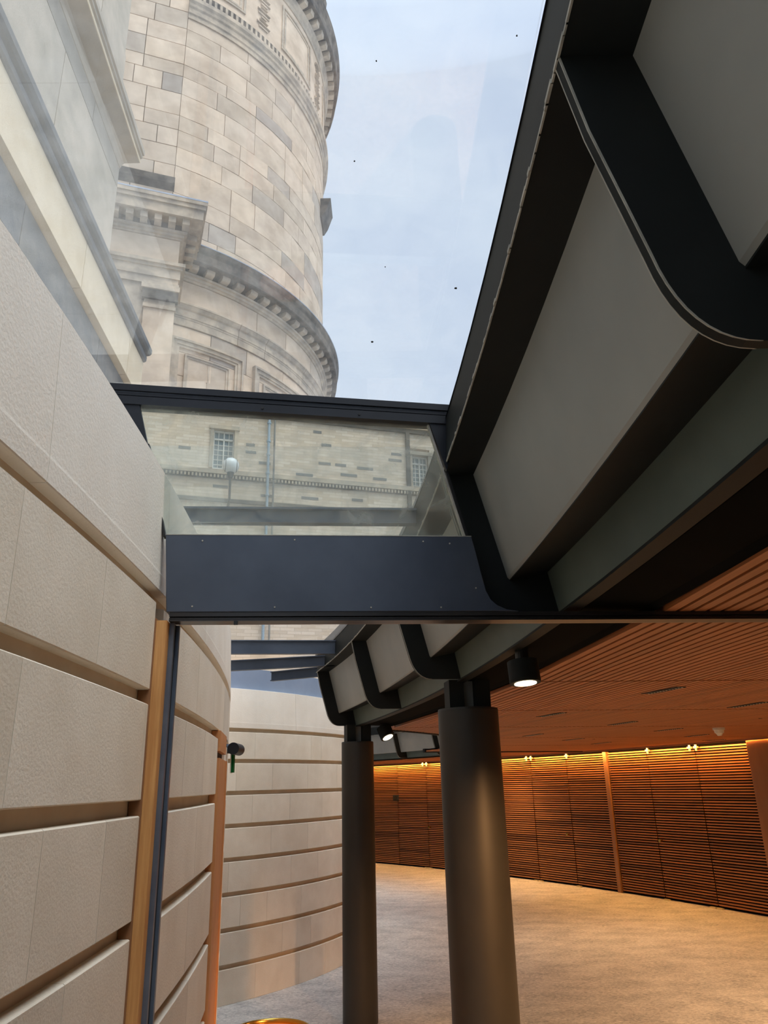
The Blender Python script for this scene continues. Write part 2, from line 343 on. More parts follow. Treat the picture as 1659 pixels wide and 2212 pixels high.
# ------------------------------------------------------------------ columns
def column(c, th, r, label):
    base = P(A, c, th, 0); root = empty('steel_column', base, label, 'column', 'round steel columns under the gutter beam')
    m = Mb(); m.cyl(base, base+Vector((0,0,2.335)), r, 64); s = m.build('shaft', M['column'], root, smooth=True)
    m = Mb(); m.cyl(base+Vector((0,0,2.335)), base+Vector((0,0,2.347)), r+.001, 64, r-.002); m.build('top_plate', M['column'], root)
    d = Vector((cos(th), sin(th), 0)); e = Vector((-sin(th), cos(th), 0)); z = Vector((0,0,1))
    for u in (-.118, .035):   # two flange plates, then the dark web between
        q = base+d*u+z*2.34-e*.07; m = Mb(); m.box(q, d*.085, e*.14, z*.165); m.build('head_plate', M['steel'], root)
    m = Mb(); m.box(base-d*.03+z*2.34-e*.006, d*.066, e*.012, z*.165); m.build('head_web', M['panel'], root)
    return root
M['column'] = mat('dark_column_paint', s2l(44,43,40), s2l(52,50,46), 2.2, .5, bump=.02, bscale=5)
column(24.615, .1395, .172, 'nearest and widest dark steel column, warm light down its right side')
column(24.53, .2750, .155, 'farther slimmer-looking dark steel column beside the banded stone wall')

# ------------------------------------------------------------------ timber ceiling
ceil = empty('ceiling', P(A, 28, .2, 2.48), kind='structure')
CE = 24.90; PITCH = .053; SW = .0375
cube = bpy.data.meshes.new('slat'); cube.from_pydata([(x,y,z) for x in (-.5,.5) for y in (-.5,.5) for z in (-.5,.5)], [], [(0,1,3,2),(4,6,7,5),(0,4,5,1),(2,3,7,6),(0,2,6,4),(1,5,7,3)]); cube.materials.append(M['slat'])
cubeW = cube.copy(); cubeW.name = 'door_slat'; cubeW.materials.clear(); cubeW.materials.append(M['wslat'])
def inB(p, rr=6.10): return math.hypot(p.x-B[0], p.y-B[1]) < rr
segs = []
for k in range(-5, 7):
    ta, tb = TK(k)+.0006, TK(k+1)-.0006
    i = 0
    while CE+PITCH*i < 31.38:
        r = CE+PITCH*(i+.5); a, b = P(A, r, ta, 2.49), P(A, r, tb, 2.49); i += 1
        # clip against the round skylight opening
        na, nb = inB(a), inB(b)
        if na and nb: continue
        if na or nb:
            lo, hi = (a, b) if na else (b, a)
            for _ in range(18):
                mid = (lo+hi)/2
                if inB(mid): lo = mid
                else: hi = mid
            if na: a = hi
            else: b = hi
        if (b-a).length < .05: continue
        segs.append((a, b))
for k in range(7, 11):
    ta, tb = TK(k)+.0006, TK(k+1)-.0006; i = 0
    while 29.86+PITCH*i < 31.36: r = 29.86+PITCH*(i+.5); segs.append((P(A, r, ta, 2.49), P(A, r, tb, 2.49))); i += 1
def size_px(s):
    mid = (s[0]+s[1])/2; v = mid-Vector((0,0,CZ)); dz = v.dot(fw)
    if dz < .5: return 0
    x, y = v.dot(rx)/dz, v.dot(up)/dz
    if abs(x) > .56 or abs(y) > .72:
        s2 = [p for p in s if (lambda q: q.dot(fw) > .3 and abs(q.dot(rx)/q.dot(fw)) < .52)(p-Vector((0,0,CZ)))]
        if not s2: return 0
    return 1/dz
segs.sort(key=size_px, reverse=True)
proto = None; stuff = Mb()
for idx, (a, b) in enumerate(segs):
    d = b-a
    if idx < 290:
        ob = bpy.data.objects.new('slat', cube); col.objects.link(ob); ob.parent = ceil
        ob.location = (a+b)/2-ORG['ceiling']; ob.rotation_euler = (0, 0, math.atan2(d.y, d.x)); ob.scale = (d.length, SW, .02)
    else:
        e = d.normalized(); n = Vector((-e.y, e.x, 0)); stuff.box(a-n*SW/2-Vector((0,0,.01)), d, n*SW, (0,0,.02))
ob = stuff.build('slat_field', M['slat'], ceil); ob['kind'] = 'stuff'
mbk = Mb()
for i in range(36):
    ta = T0+(.486-T0)*i/36; tb = T0+(.486-T0)*(i+1)/36
    def rin2(t):
        r = CE-.02
        while r < 30 and inB(P(A, r, t, 0), 6.12): r += .02
        return r
    mbk.prism([P(A,rin2(ta),ta,2.506), P(A,31.4,ta,2.506), P(A,31.4,tb,2.506), P(A,rin2(tb),tb,2.506)], (0,0,.02))
mbk.arc(A, [(29.86,2.506),(31.4,2.506),(31.4,2.526),(29.86,2.526)], .486, T1, 20)
mbk.build('ceiling_backing', M['dark_backing'], ceil)
# dark edge fascia round the openings
f = Mb(); f.arc(B, [(6.05, 2.47), (6.10, 2.47), (6.10, 3.24), (6.05, 3.24)], R(-36), R(8), 30); f.build('opening_fascia', M['steel'], ceil)
f = Mb(); f.arc(A, [(27.75,2.465),(31.4,2.465),(31.4,2.53),(27.75,2.53)], .4862, .4885, 1); f.build('opening_fascia', M['slot'], ceil)
f = Mb(); f.arc(A, [(24.6,2.3+.2),(29.1,2.5),(29.1,3.2),(24.6,3.2)], .655, .66, 2); tag(f.build('wall_skylight_end', M['bluewall']), kind='structure')

# ------------------------------------------------------------------ timber wall: doors of horizontal slats
RW = 31.5
wr = Mb(); wr.arc(A, [(RW+.08, 0), (RW+.3, 0), (RW+.3, 3.4), (RW+.08, 3.4)], T0, T1, 40); tag(wr.build('wall_right', M['dark_backing']), kind='structure')
NS = 57; SP = 2.40/NS
def door(i, ta, tb, handle=None, hinge=0):
    root = empty('door_%d' % i, P(A, RW, (ta+tb)/2, 0), kind='structure')
    g = .012/RW
    vs = [P(A, RW+.045, ta+g, .012), P(A, RW+.045, tb-g, .012), P(A, RW+.075, tb-g, .012), P(A, RW+.075, ta+g, .012)]
    m = Mb(); m.prism(vs, (0,0,2.42)); m.build('leaf', M['dark_backing'], root)
    a, b = P(A, RW+.025, ta+g, 0), P(A, RW+.025, tb-g, 0); d = b-a
    for k in range(NS):
        ob = bpy.data.objects.new('slat', cubeW); col.objects.link(ob); ob.parent = root
        ob.location = (a+b)/2+Vector((0,0,.03+SP*(k+.5)))-ORG[root.name]
        ob.rotation_euler = (0,0,math.atan2(d.y, d.x)); ob.scale = (d.length, .03, .0225)
    if handle:
        t = ta+g*9 if handle > 0 else tb-g*9
        m = Mb(); c0 = P(A, RW, t, .93); nrm = Vector((-cos(t), -sin(t), 0)); m.cyl(c0, c0+nrm*.05, .015, 16); m.cyl(c0+nrm*.05, c0+nrm*.062, .026, 16); m.build('handle', M['brass'] , root)
    if hinge:
        for t, s in ((tb-g*6, 1),)+(((tb+g*6, 1),) if hinge == 2 else ()):
            m = Mb(); c0 = P(A, RW-.01, t, 2.40); e = Vector((-sin(t), cos(t), 0)); nrm = Vector((-cos(t), -sin(t), 0))
            m.box(c0-e*.04, e*.08, (0,0,.03), nrm*.04); m.cyl(c0+nrm*.02+Vector((0,0,-.04)), c0+nrm*.02+Vector((0,0,.06)), .018, 10); m.build('pivot_bracket', M['hinge'], root)
            m = Mb(); c0 = P(A, RW-.01, t, 0.0); m.box(c0-e*.06, e*.12, (0,0,.02), nrm*.04); m.build('floor_pivot', M['hinge'], root)
M['hinge'] = mat('pale_brass', s2l(215,200,160), None, rough=.35, metal=.4)
DT = [.372, .4005, .4373, .4710]; DT2 = [.4735, .5087, .5442, .584, .6235, .6634, .70, .74, .78, .82]
door(1, .340, .372); door(2, DT[0]-.006, DT[1], hinge=2) if False else None
n_ = 1
lst = [(.3645, .4005, 0, 2), (.4005, .4373, -1, 1), (.4373, .4705, 0, 0), (.4738, .5087, 0, 1), (.5087, .5442, 1, 2), (.5442, .584, 0, 0), (.584, .6235, 1, 0), (.6235, .6634, -1, 2), (.6634, .70, 0, 0), (.70, .74, 0, 1), (.74, .78, 0, 0)]
for o in [o for o in bpy.data.objects if o.name.startswith('door_1')]:
    for ch in list(o.children): bpy.data.objects.remove(ch)
    bpy.data.objects.remove(o)
for i, (a, b, h, hg) in enumerate(lst): door(i+1, a, b, h, hg)
m = Mb(); m.arc(A, [(RW-.02, 0), (RW+.06, 0), (RW+.06, 2.44), (RW-.02, 2.44)], .4708, .4736, 1); tag(m.build('trim_1', M['wood_plain']), kind='structure')
m = Mb(); m.arc(A, [(RW-.12, 0), (RW+.06, 0), (RW+.06, 2.47), (RW-.12, 2.47)], .20, .3612, 6); tag(m.build('wall_pier', M['wood_plain']), kind='structure')
m = Mb(); m.arc(A, [(31.350,2.452),(31.366,2.452),(31.366,2.52),(31.350,2.52)], T0, .78, 40); tag(m.build('trim_2', M['wood_plain']), kind='structure')
# cove light strip
cv = Mb(); cv.arc(A, [(31.375, 2.460), (31.395, 2.460), (31.395, 2.470), (31.375, 2.470)], .0, .78, 40)
cvo = cv.build('cove_light', M['cove']); tag(cvo, 'thin glowing orange strip light along the top of the slatted timber wall', 'light')

# ------------------------------------------------------------------ transom panel, door head rail, clerestory pane, roof frame
d = Vector((.995, .0995, 0)).normalized(); nrm = Vector((-.0995, .995, 0)).normalized()
def W_(x, z, back=0):   # point of the screen plane at world x, height z
    return Vector((x, 2.38+.1*(x+.73), z))+nrm*back
tr = empty('transom_panel', W_(-.2, 2.48), 'wide blue-grey steel transom panel between the stone wall and the gutter beam', 'panel')
prof = [(-.72, 2.742), (.296, 2.742), (.307, 2.69), (.322, 2.61), (.334, 2.552), (.348, 2.522), (.369, 2.502), (.40, 2.488), (.44, 2.482), (-.70, 2.482)]
m = Mb(); m.prism([W_(x, z) for x, z in prof], nrm*.05); bevel(m.build('face_plate', M['blue'], tr), .002)
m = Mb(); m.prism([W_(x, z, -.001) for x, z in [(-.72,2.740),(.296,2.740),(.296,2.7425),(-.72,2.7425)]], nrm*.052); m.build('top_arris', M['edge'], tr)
for x, z in [(-.60,2.72),(-.30,2.725),(.13,2.722),(.22,2.715),(-.62,2.50),(-.05,2.495),(.18,2.495),(.30,2.56),(-.36,2.497)]:
    m = Mb(); m.cyl(W_(x, z, .0), W_(x, z, -.002), .0028, 8); m.build('screw', M['edge'], tr)
hd = empty('door_head_rail', W_(.6, 2.44), 'dark bronze head rail running under the transom panel and across the timber ceiling', 'rail')
XR = 4.6
for z0, z1, b0, b1, mt in [(2.468,2.481,.002,.10,'head'), (2.464,2.468,.012,.09,'slot'), (2.460,2.464,.004,.10,'head'), (2.458,2.460,.012,.09,'edge_br'), (2.4525,2.458,.0,.05,'head')]:
    if mt == 'edge_br' and mt not in M: M[mt] = mat('warm_bronze_rail', s2l(88,70,62), s2l(104,84,74), 5, .3)
    m = Mb(); m.prism([W_(-.69, z0, b0), W_(XR, z0, b0), W_(XR, z1, b0), W_(-.69, z1, b0)], nrm*(b1-b0)); m.build('rail_profile', M[mt], hd)
m = Mb(); m.box(W_(-.487, 2.44, -.006), d*.012, (0,0,.012), nrm*.01); m.build('latch', M['black'], hd)
# clerestory pane above transom
w2 = empty('window_2', W_(-.3, 2.74), kind='structure')
m = Mb(); m.prism([W_(-.735, 2.735, .02), W_(.285, 2.735, .02), W_(.163, 3.185, .02), W_(-.846, 3.215, .02)], nrm*.01); m.build('glass_pane', M['paneglass'], w2)
def strip(p, q, wd, th, mt, par, nm, back=0.0):
    p = Vector(p); q = Vector(q); e = (q-p).normalized(); s = nrm.cross(e); m = Mb(); m.prism([p-s*wd/2, q-s*wd/2, q+s*wd/2, p+s*wd/2], nrm*th); return m.build(nm, M[mt], par)
strip(W_(-.725, 2.737, .006), W_(-.803, 3.07, .006), .007, .03, 'black', w2, 'edge_seal')
strip(W_(.277, 2.737, .01), W_(.165, 3.178, .01), .006, .02, 'edge', w2, 'edge_seal')
strip(W_(.287, 2.737, .012), W_(.226, 2.985, .012), .008, .02, 'black', w2, 'edge_seal')
m = Mb(); m.prism([W_(.166, 3.185, .0), W_(.275, 3.175, .0), W_(.275, 3.14, .0), W_(.224, 2.985, .0)], nrm*.02); m.build('corner_plate', M['blk'], w2)
m = Mb(); m.prism([W_(-.90, 3.235, .0), W_(-.846, 3.23, .0), W_(-.803, 3.065, .0), W_(-.81, 2.985, .0), W_(-.86, 2.985, .0)], nrm*.02); m.build('corner_plate', M['blk'], w2)
# stepped frame of the roof glazing at the screen
def zf(x, a, b): return a+(b-a)*(x+.93)/(1.21)
fr = empty('roof_frame_bar', W_(-.3, 3.2), 'black stepped glazing bar across the skylight above the greenish pane', 'bar')
for (t0a, t1a, b0, b1, mt) in [(0, .024, -.01, .06, 'blk'), (.024, .029, .0, .06, 'alu'), (.029, .040, -.004, .06, 'blk'), (.040, .044, .002, .06, 'alu'), (.044, .075, -.006, .05, 'blk')]:
    if mt == 'blk' and mt not in M: M[mt] = mat('blue_black_frame', s2l(17,19,23), s2l(24,27,32), 5, .3)
    pts = []
    for x, tt in ((-1.3, t1a), (.285, t1a), (.285, t0a), (-1.3, t0a)):
        pts.append(W_(x, zf(x, 3.293, 3.236)-tt, b0))
    m = Mb(); m.prism(pts, nrm*(b1-b0)); m.build('bar_profile', M[mt], fr)
for x in (-.42, -.08, .25):
    m = Mb(); z = zf(x, 3.293, 3.236)-.06; m.cyl(W_(x, z, -.006), W_(x, z, -.009), .0045, 10); m.build('bolt', M['slot'], fr)

# ------------------------------------------------------------------ roof glass
w1 = empty('window_1', P(A, 23.7, 0, 3.2), kind='structure')
def pane(name, c, r0, r1, ta, tb, z, n=10): arcbox(name, c, r0, r1, ta, tb, z, z+.012, M['roofglass'], w1, n=n)
tF = .064
pane('glass_pane', A, 22.3, 24.24, T0, tF, 3.302, 24)
pane('glass_pane', A, 22.9, 24.24, tF+.006, .1345, 3.205, 8)
pane('glass_pane', A, 22.6, 24.24, .1375, .2745, 3.205, 10)
pane('glass_pane', B, 4.45, 6.25, R(-43), R(40), 3.222, 24)
pane('glass_pane', A, 24.9, 29.2, .495, .80, 3.26, 12)
lathe('eaves_trim', GC, [(RE+.004,3.19),(RE+.045,3.19),(RE+.085,3.32),(RE+.05,3.32)], -.33, .2875, 60, M['blk'], w1)
# small dirt specks on the glass
for (x, y, r_) in [(.224,1.865,.0040),(-.025,2.139,.0040),(.007,1.122,.0016),(.278,1.075,.0016),(-.048,1.378,.0018),(.02,1.761,.0016)]:
    m = Mb(); n_ = 7; m.prism([(x+r_*(.7+.5*rnd.random())*cos(2*pi*i/n_), y+r_*(.7+.5*rnd.random())*sin(2*pi*i/n_), 3.299) for i in range(n_)], (0,0,.002)); m.build('dirt_speck', M['slot'], w1)
# roof beams beyond the screen
def beam(p, q, h, wd, label):
    p, q = Vector(p), Vector(q); e = (q-p).normalized(); s = Vector((-e.y, e.x, 0)); root = empty('roof_beam', (p+q)/2, label, 'beam', 'blue steel beams carrying the far skylight')
    m = Mb(); m.box(p-s*.006, q-p, s*.012, (0,0,h)); m.build('web', M['blue'], root)
    for z in (0, h-.01):
        m = Mb(); m.box(p-s*wd/2+Vector((0,0,z)), q-p, s*wd, (0,0,.01)); m.build('flange', M['blue'], root)
    return root
beam(P(A, 22.6, .094, 3.085), P(A, 24.19, .094, 3.085), .075, .05, 'dark roof beam seen through the greenish pane above the transom')
beam(P(A, AR-.25, .243, 3.05), P(A, 24.19, .238, 3.05), .12, .05, 'nearest of the blue-grey roof beams above the banded drum')
beam((-1.72, 7.50, 3.02), (-.50, 7.28, 3.02), .10, .05, 'middle blue-grey roof beam above the banded drum, meeting the gutter end')
beam((-1.25, 8.30, 3.02), (-.35, 7.85, 3.02), .10, .05, 'farthest and shortest blue-grey roof beam above the banded drum')
m = Mb(); m.arc(B, [(BR-.10, 2.965), (BR-.085, 2.965), (BR-.085, 3.21), (BR-.10, 3.21)], R(-56), R(60), 40); tag(m.build('trim_3', M['bluewall']), kind='structure')

# ------------------------------------------------------------------ timber posts on the near drum
p1 = empty('door_post', P(A, AR, .0628, 0), 'orange oak post with grey metal channel against the near stone wall', 'post')
def arcpart(nm, r0, r1, a, b, z0, z1, mt, par): m = Mb(); m.arc(A, [(r0,z0),(r1,z0),(r1,z1),(r0,z1)], a, b, 1); return m.build(nm, M[mt], par)
tA = (2.397-A[1])/AR
arcpart('timber_face', AR-.034, AR+.036, tA-.0010, tA+.0032, 0, 2.454, 'oak', p1)
arcpart('dark_reveal', AR-.034, AR+.004, tA-.0012, tA-.0004, 0, 2.46, 'wood_plain', p1)
arcpart('metal_channel', AR-.02, AR+.041, tA+.0018, tA+.0022, 0, 2.454, 'alu', p1)
arcpart('metal_channel', AR-.02, AR+.0505, tA+.0008, tA+.0016, 0, 2.454, 'alu', p1)
arcpart('seal_strip', AR-.02, AR+.0475, tA+.0016, tA+.0027, 0, 2.454, 'slot', p1)
arcpart('metal_channel', AR-.02, AR+.058, tA+.0027, tA+.0034, 0, 2.454, 'alu', p1)
p2 = empty('door_post', P(A, AR, .145, 0), 'reddish oak jamb with a dark slot, farther along beside the exit sign', 'post')
arcpart('timber_face', AR-.034, AR+.012, PB0, PB1, 0, 2.10, 'oak_red', p2)
arcpart('timber_face', AR-.034, AR+.012, PB0, PB1, 2.135, 2.236, 'oak_red', p2)
arcpart('dark_slot', AR-.034, AR-.012, PB0, PB1, 2.10, 2.135, 'slot', p2)
arcpart('edge_lip', AR-.02, AR+.02, PB1, PB1+.0012, 0, 2.10, 'oak_red', p2)

# ------------------------------------------------------------------ exit sign on the wall
ex = empty('exit_sign', (-1.06, 5.1, 2.19), 'black drum-shaped wall fitting with a green glass exit blade seen edge-on', 'sign')
m = Mb(); m.cyl((-1.13, 5.16, 2.195), (-.995, 5.16, 2.19), .030, 24); m.build('arm', M['blue'], ex)
m = Mb(); m.cyl((-.995, 5.06, 2.188), (-.995, 5.26, 2.188), .037, 32); m.build('housing', M['blackblue'] if 'blackblue' in M else M['blk'], ex, smooth=True)
m = Mb(); m.aabb(-1.018, -1.004, 5.13, 5.18, 2.045, 2.155); m.build('blade', M['green'], ex)
m = Mb(); m.aabb(-1.024, -1.0178, 5.128, 5.182, 2.042, 2.155); m.build('blade_edge', M['white'], ex)

# ------------------------------------------------------------------ spotlights
def spot(loc, aim, r, h, label, energy, stem=True, name='spotlight', size=95, tone=(1, .64, .34)):
    loc = Vector(loc); aim = Vector(aim).normalized(); root = empty(name, loc, label, 'lamp', 'warm ceiling spotlights')
    m = Mb(); m.cyl(loc-aim*h, loc, r, 32); m.build('housing', M['steel'], root, smooth=True)
    m = Mb(); m.cyl(loc, loc+aim*.012, r*1.02, 32, r*.98); m.build('bezel', M['steel'], root, smooth=True)
    m = Mb(); m.cyl(loc+aim*.012, loc+aim*.0145, r*.72, 24); m.build('lens', M['lens'], root)
    q = loc-aim*h
    m = Mb(); m.cyl(q, (q.x, q.y, 2.515), .03, 16); m.build('stem', M['black'], root)
    m = Mb(); m.cyl((q.x, q.y, 2.505), (q.x, q.y, 2.515), .045, 20); m.build('ceiling_rose', M['steel'], root)
    ld = bpy.data.lights.new('spot_beam', 'SPOT'); ld.energy = energy; ld.color = tone; ld.spot_size = R(size); ld.spot_blend = .7; ld.shadow_soft_size = r*.7
    lo = bpy.data.objects.new('spot_beam', ld); col.objects.link(lo); lo.parent = root; lo.location = aim*.03; lo.rotation_euler = aim.to_track_quat('-Z', 'Y').to_euler()
    return root
WE = 90
spot((.600, 3.40, 2.365), (.04, -.12, -1), .068, .085, 'short cylindrical spotlight with glowing lens hanging by the nearest column', WE)
spot((-.02, 7.60, 2.385), (.34, -.30, -.8), .070, .10, 'tilted glowing spotlight under the gutter beam beyond the far column', WE*.3)
spot((1.75, 2.35, 2.38), (-.52, .84, -.62), .068, .085, 'added unseen spotlight just right of the frame, washing the nearest column', 480, size=50, tone=(1, .50, .20))  # lamp added out of view to put warm light on the column
# added warm fill lights that brighten the hall; fixtures and positions invented
for i, (k, r) in [(1, (-.5, 29.6)), (2, (1.5, 28.4)), (3, (3.5, 28.4)), (4, (5.2, 28.6)), (5, (2.5, 27.2)), (7, (8.0, 30.6))]:
    p = P(A, r, TK(k), 2.478)
    root = empty('added_fill_light', p, ['added warm fill light in the timber ceiling behind the camera', 'added warm fill light near the right wall behind the camera', 'added warm fill light in the second ceiling bay near the doors', 'added warm fill light in the fourth ceiling bay near the doors', 'added warm fill light in the sixth ceiling bay near the doors', 'added warm fill light in the third ceiling bay near the columns', 'added warm fill light just right of the frame above the head rail', 'added warm fill light in the far ceiling strip'][i], 'lamp', 'added ceiling fill lights')
    m = Mb(); m.cyl(p, p+Vector((0,0,.012)), .018, 16); m.build('aperture', M['lens2'] if 'lens2' in M else M['slot'], root)
    ld = bpy.data.lights.new('fill_light_beam', 'SPOT'); ld.energy = [0, 90, 210, 210, 210, 130, 190, 170][i]; ld.color = (1, .60, .31); ld.spot_size = R(150); ld.spot_blend = .9; ld.shadow_soft_size = .06
    lo = bpy.data.objects.new('fill_light_beam', ld); col.objects.link(lo); lo.parent = root; lo.location = (0,0,-.02)

# ------------------------------------------------------------------ air slots and smoke detector
VENT = [((1.71,5.2),(1.82,4.84),'largest black air slot, middle of the timber ceiling'), ((1.32,6.92),(1.45,6.54),'black air slot nearest the spotlight and wide column'), ((2.3,8.24),(2.42,7.78),'black air slot left of the smoke detector in the ceiling middle'),
        ((2.8,6.45),(2.89,6.02),'black air slot at the right edge of the picture above the smoke detector'), ((3.2,9.53),(3.34,9.09),'thin black air slot just left of the smoke detector'), ((4.11,11.03),(4.22,10.56),'thin black air slot just below and left of the smoke detector'),
        ((1.69,9.93),(1.82,9.52),'thin black air slot beside the wide column top'), ((2.46,11.23),(2.63,10.84),'thin air slot halfway between wide column and timber divider post'), ((3.22,12.65),(3.35,12.15),'thin air slot above the timber divider post'), ((4.9,12.46),(5.11,12.16),'faint air slot closest to the glowing top of the timber wall')]
for a, b, lab in VENT:
    a = Vector((a[0], a[1], 2.479)); b = Vector((b[0], b[1], 2.479)); e = (b-a).normalized(); s = Vector((-e.y, e.x, 0))
    root = empty('air_slot', (a+b)/2, lab, 'vent', 'linear air slots in the timber ceiling')
    m = Mb(); m.box(a-s*.028-Vector((0,0,.001)), b-a, s*.056, (0,0,.002)); m.build('slot', M['slot'], root)
    for sg in (-1, 1):
        m = Mb(); m.box(a+s*(sg*.031-.003)-Vector((0,0,.004)), b-a, s*.006, (0,0,.006)); m.build('rim', M['black'], root)
    m = Mb(); L_ = (b-a).length; nfin = 12
    for i in range(nfin): m.box(a+e*(L_*(i+.3)/nfin)+s*.012-Vector((0,0,.004)), e*.011, s*.010, (0,0,.004))
    m.build('fins', M['white'], root)['kind'] = 'stuff'
c0 = Vector((3.809, 9.184, 2.48)); sm = empty('smoke_detector', c0, 'white plastic smoke detector on the timber ceiling near the glowing wall', 'detector')
m = Mb(); m.cyl(c0, c0-Vector((0,0,.025)), .068, 24); m.build('base', M['white'], sm, smooth=True)
m = Mb(); m.cyl(c0-Vector((0,0,.025)), c0-Vector((0,0,.06)), .055, 24, .05); m.build('ribbed_body', M['white'], sm, smooth=True)
m = Mb(); m.cyl(c0-Vector((0,0,.06)), c0-Vector((0,0,.09)), .04, 24, .022); m.build('cap', M['white'], sm, smooth=True)
# wall box and table
tt = .7055
c0 = P(A, RW-.02, tt-.004, 1.62)
bx_ = empty('wall_socket', c0, 'small black square box on the slatted timber wall beside the far column', 'box')
m = Mb(); m.box(c0+Vector((-.075,0,-.07)), (.15,0,0), (0,0,.14), (0,-.05,0)); m.build('casing', M['black'], bx_)
m = Mb(); m.cyl(c0+Vector((0,-.05,0)), c0+Vector((0,-.06,0)), .045, 16); m.build('dial', M['slot'], bx_)
tb_ = empty('side_table', (-.80, 5.66, 0), 'round low table with brass rim and orange tray at the bottom edge', 'table')
m = Mb(); c0 = Vector((-.80, 5.66, 0))
m.cyl(c0, c0+Vector((0,0,.02)), .17, 32); m.build('foot', M['brass'], tb_, smooth=True)
m = Mb(); m.cyl(c0+Vector((0,0,.02)), c0+Vector((0,0,.47)), .03, 20); m.build('stem', M['brass'], tb_, smooth=True)
m = Mb(); m.cyl(c0+Vector((0,0,.465)), c0+Vector((0,0,.475)), .245, 48); m.build('tray', M['copper'], tb_)
lathe('rim', (c0.x, c0.y), [(.238,.46),(.256,.46),(.258,.475),(.256,.50),(.248,.505),(.240,.50)], 0, 2*pi, 64, M['brass'], tb_, smooth=True)

# ------------------------------------------------------------------ round tower
tw = empty('round_tower', (T[0], T[1], 0), 'big round sandstone tower with dark dentilled cornices under the sky', 'building')
TR = 6.10
lathe('core_wall', T, [(TR-.7, 3), (TR-.04, 3), (TR-.04, 22), (TR-.7, 22)], R(-61.2), R(100), 60, M['mortar'], tw)
rows = [14.02, 14.55, 15.10, 15.62, 16.434, 17.021, 17.564, 18.039, 18.758, 19.354, 19.778, 20.436, 21.045, 21.45]
def tstone(a, b, z0, z1, r=TR, mt='ashlar', nm='stone'):
    g = .008/r; pr = r+rnd.uniform(-.006, .006)
    return lathe(nm, T, [(r-.2, z0+.008), (pr, z0+.008), (pr, z1-.008), (r-.2, z1-.008)], a+g, b-g, max(1, int((b-a)*r/.45)), M[mt], tw)
for i, (z0, z1) in enumerate(zip(rows, rows[1:])):
    t = R(-61.2)
    while t < R(22):
        L_ = rnd.choice([.75, .95, 1.2, 1.5, 1.8])/TR; tstone(t, min(t+L_, R(24)), z0, z1); t += L_
# lower register: frieze, architrave, plain wall with blind windows
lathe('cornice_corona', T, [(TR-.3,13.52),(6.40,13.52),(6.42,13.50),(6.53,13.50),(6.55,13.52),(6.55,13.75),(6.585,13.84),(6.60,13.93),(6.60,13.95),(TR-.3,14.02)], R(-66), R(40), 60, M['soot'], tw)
lathe('flashing', T, [(TR-.05,14.03),(6.605,13.945),(6.61,13.965),(TR-.05,14.06)], R(-66), R(40), 60, M['lead'], tw)
lathe('bed_moulding', T, [(TR-.2,13.20),(6.12,13.20),(6.15,13.24),(6.18,13.245),(6.20,13.30),(6.24,13.31),(6.25,13.36),(TR-.2,13.36)], R(-66), R(40), 60, M['ashlar_trim'], tw)
t = R(-64)
while t < R(30):
    g = .10/6.3; vs = Mb(); vs.arc(T, [(TR+.05,13.37),(6.36,13.40),(6.40,13.44),(6.41,13.52),(TR+.05,13.52)], t, t+2*g, 2); vs.build('modillion', M['ashlar_trim'], tw); t += .40/6.3
fz = [R(a) for a in (-66, -38, -27.5, -14, 0, 14, 30)]
for a, b in zip(fz, fz[1:]): lathe('frieze_stone', T, [(TR-.2,12.53),(TR,12.53),(TR,13.19),(TR-.2,13.19)], a+.0015, b-.0015, max(4, int((b-a)*8)), M['frz'] if 'frz' in M else M['ashlar'], tw)
ar = [R(a) for a in (-66, -43.5, -35.5, -20, 0, 20, 35)]
for a, b in zip(ar, ar[1:]):
    lathe('architrave', T, [(TR-.2,11.98),(6.13,11.98),(6.13,12.15),(6.14,12.16),(6.145,12.20),(6.16,12.21),(6.16,12.38),(6.20,12.40),(6.25,12.47),(6.27,12.48),(6.27,12.52),(TR-.2,12.52)], a+.001, b-.001, max(4, int((b-a)*10)), M['ashlar_trim'], tw)
zz = [5.0, 7.4, 8.1, 8.8, 9.4, 10.05, 10.7, 11.3, 11.97]
for i, (z0, z1) in enumerate(zip(zz, zz[1:])):
    t = R(-66)
    while t < R(20):
        L_ = rnd.choice([1.0, 1.3, 1.7])/TR; tstone(t, t+L_, z0, z1, TR); t += L_
def blind_window(a, b, zt, zb):
    """raised architrave frame round a recessed blind panel"""
    fr_ = [( .30, 6.10, 6.16), (.22, 6.10, 6.20), (.10, 6.10, 6.17)]
    def ring(w0, w1, ra, rb, nm, mt, par=None):
        m = Mb(); da, db = w0/TR, w1/TR
        m.arc(T, [(ra, zt-w1), (rb, zt-w1), (rb, zt-w0), (ra, zt-w0)], a+da, b-da, 8)
        m.arc(T, [(ra, zb), (rb, zb), (rb, zt-w1), (ra, zt-w1)], a+da, a+db, 1)
        m.arc(T, [(ra, zb), (rb, zb), (rb, zt-w1), (ra, zt-w1)], b-db, b-da, 1)
        return m.build(nm, M[mt], par or tw)
    bw = ring(0, .05, 6.08, 6.21, 'blind_window', 'ashlar_trim'); ring(.05, .14, 6.08, 6.17, 'window_frame', 'ashlar_trim', bw); ring(.14, .20, 6.08, 6.145, 'window_frame', 'ashlar_trim', bw)
    ring(.34, .38, 6.08, 6.15, 'inner_frame', 'ashlar_trim', bw); ring(.38, .43, 6.08, 6.125, 'inner_frame', 'ashlar_trim', bw)
    m = Mb(); m.arc(T, [(6.08, zb), (6.104, zb), (6.104, zt-.43), (6.08, zt-.43)], a+.43/TR, (a+b)/2-.002, 4); m.build('blind_panel', M['ashlar'], bw)
    m = Mb(); m.arc(T, [(6.08, zb), (6.104, zb), (6.104, zt-.43), (6.08, zt-.43)], (a+b)/2+.002, b-.43/TR, 4); m.build('blind_panel', M['ashlar'], bw)
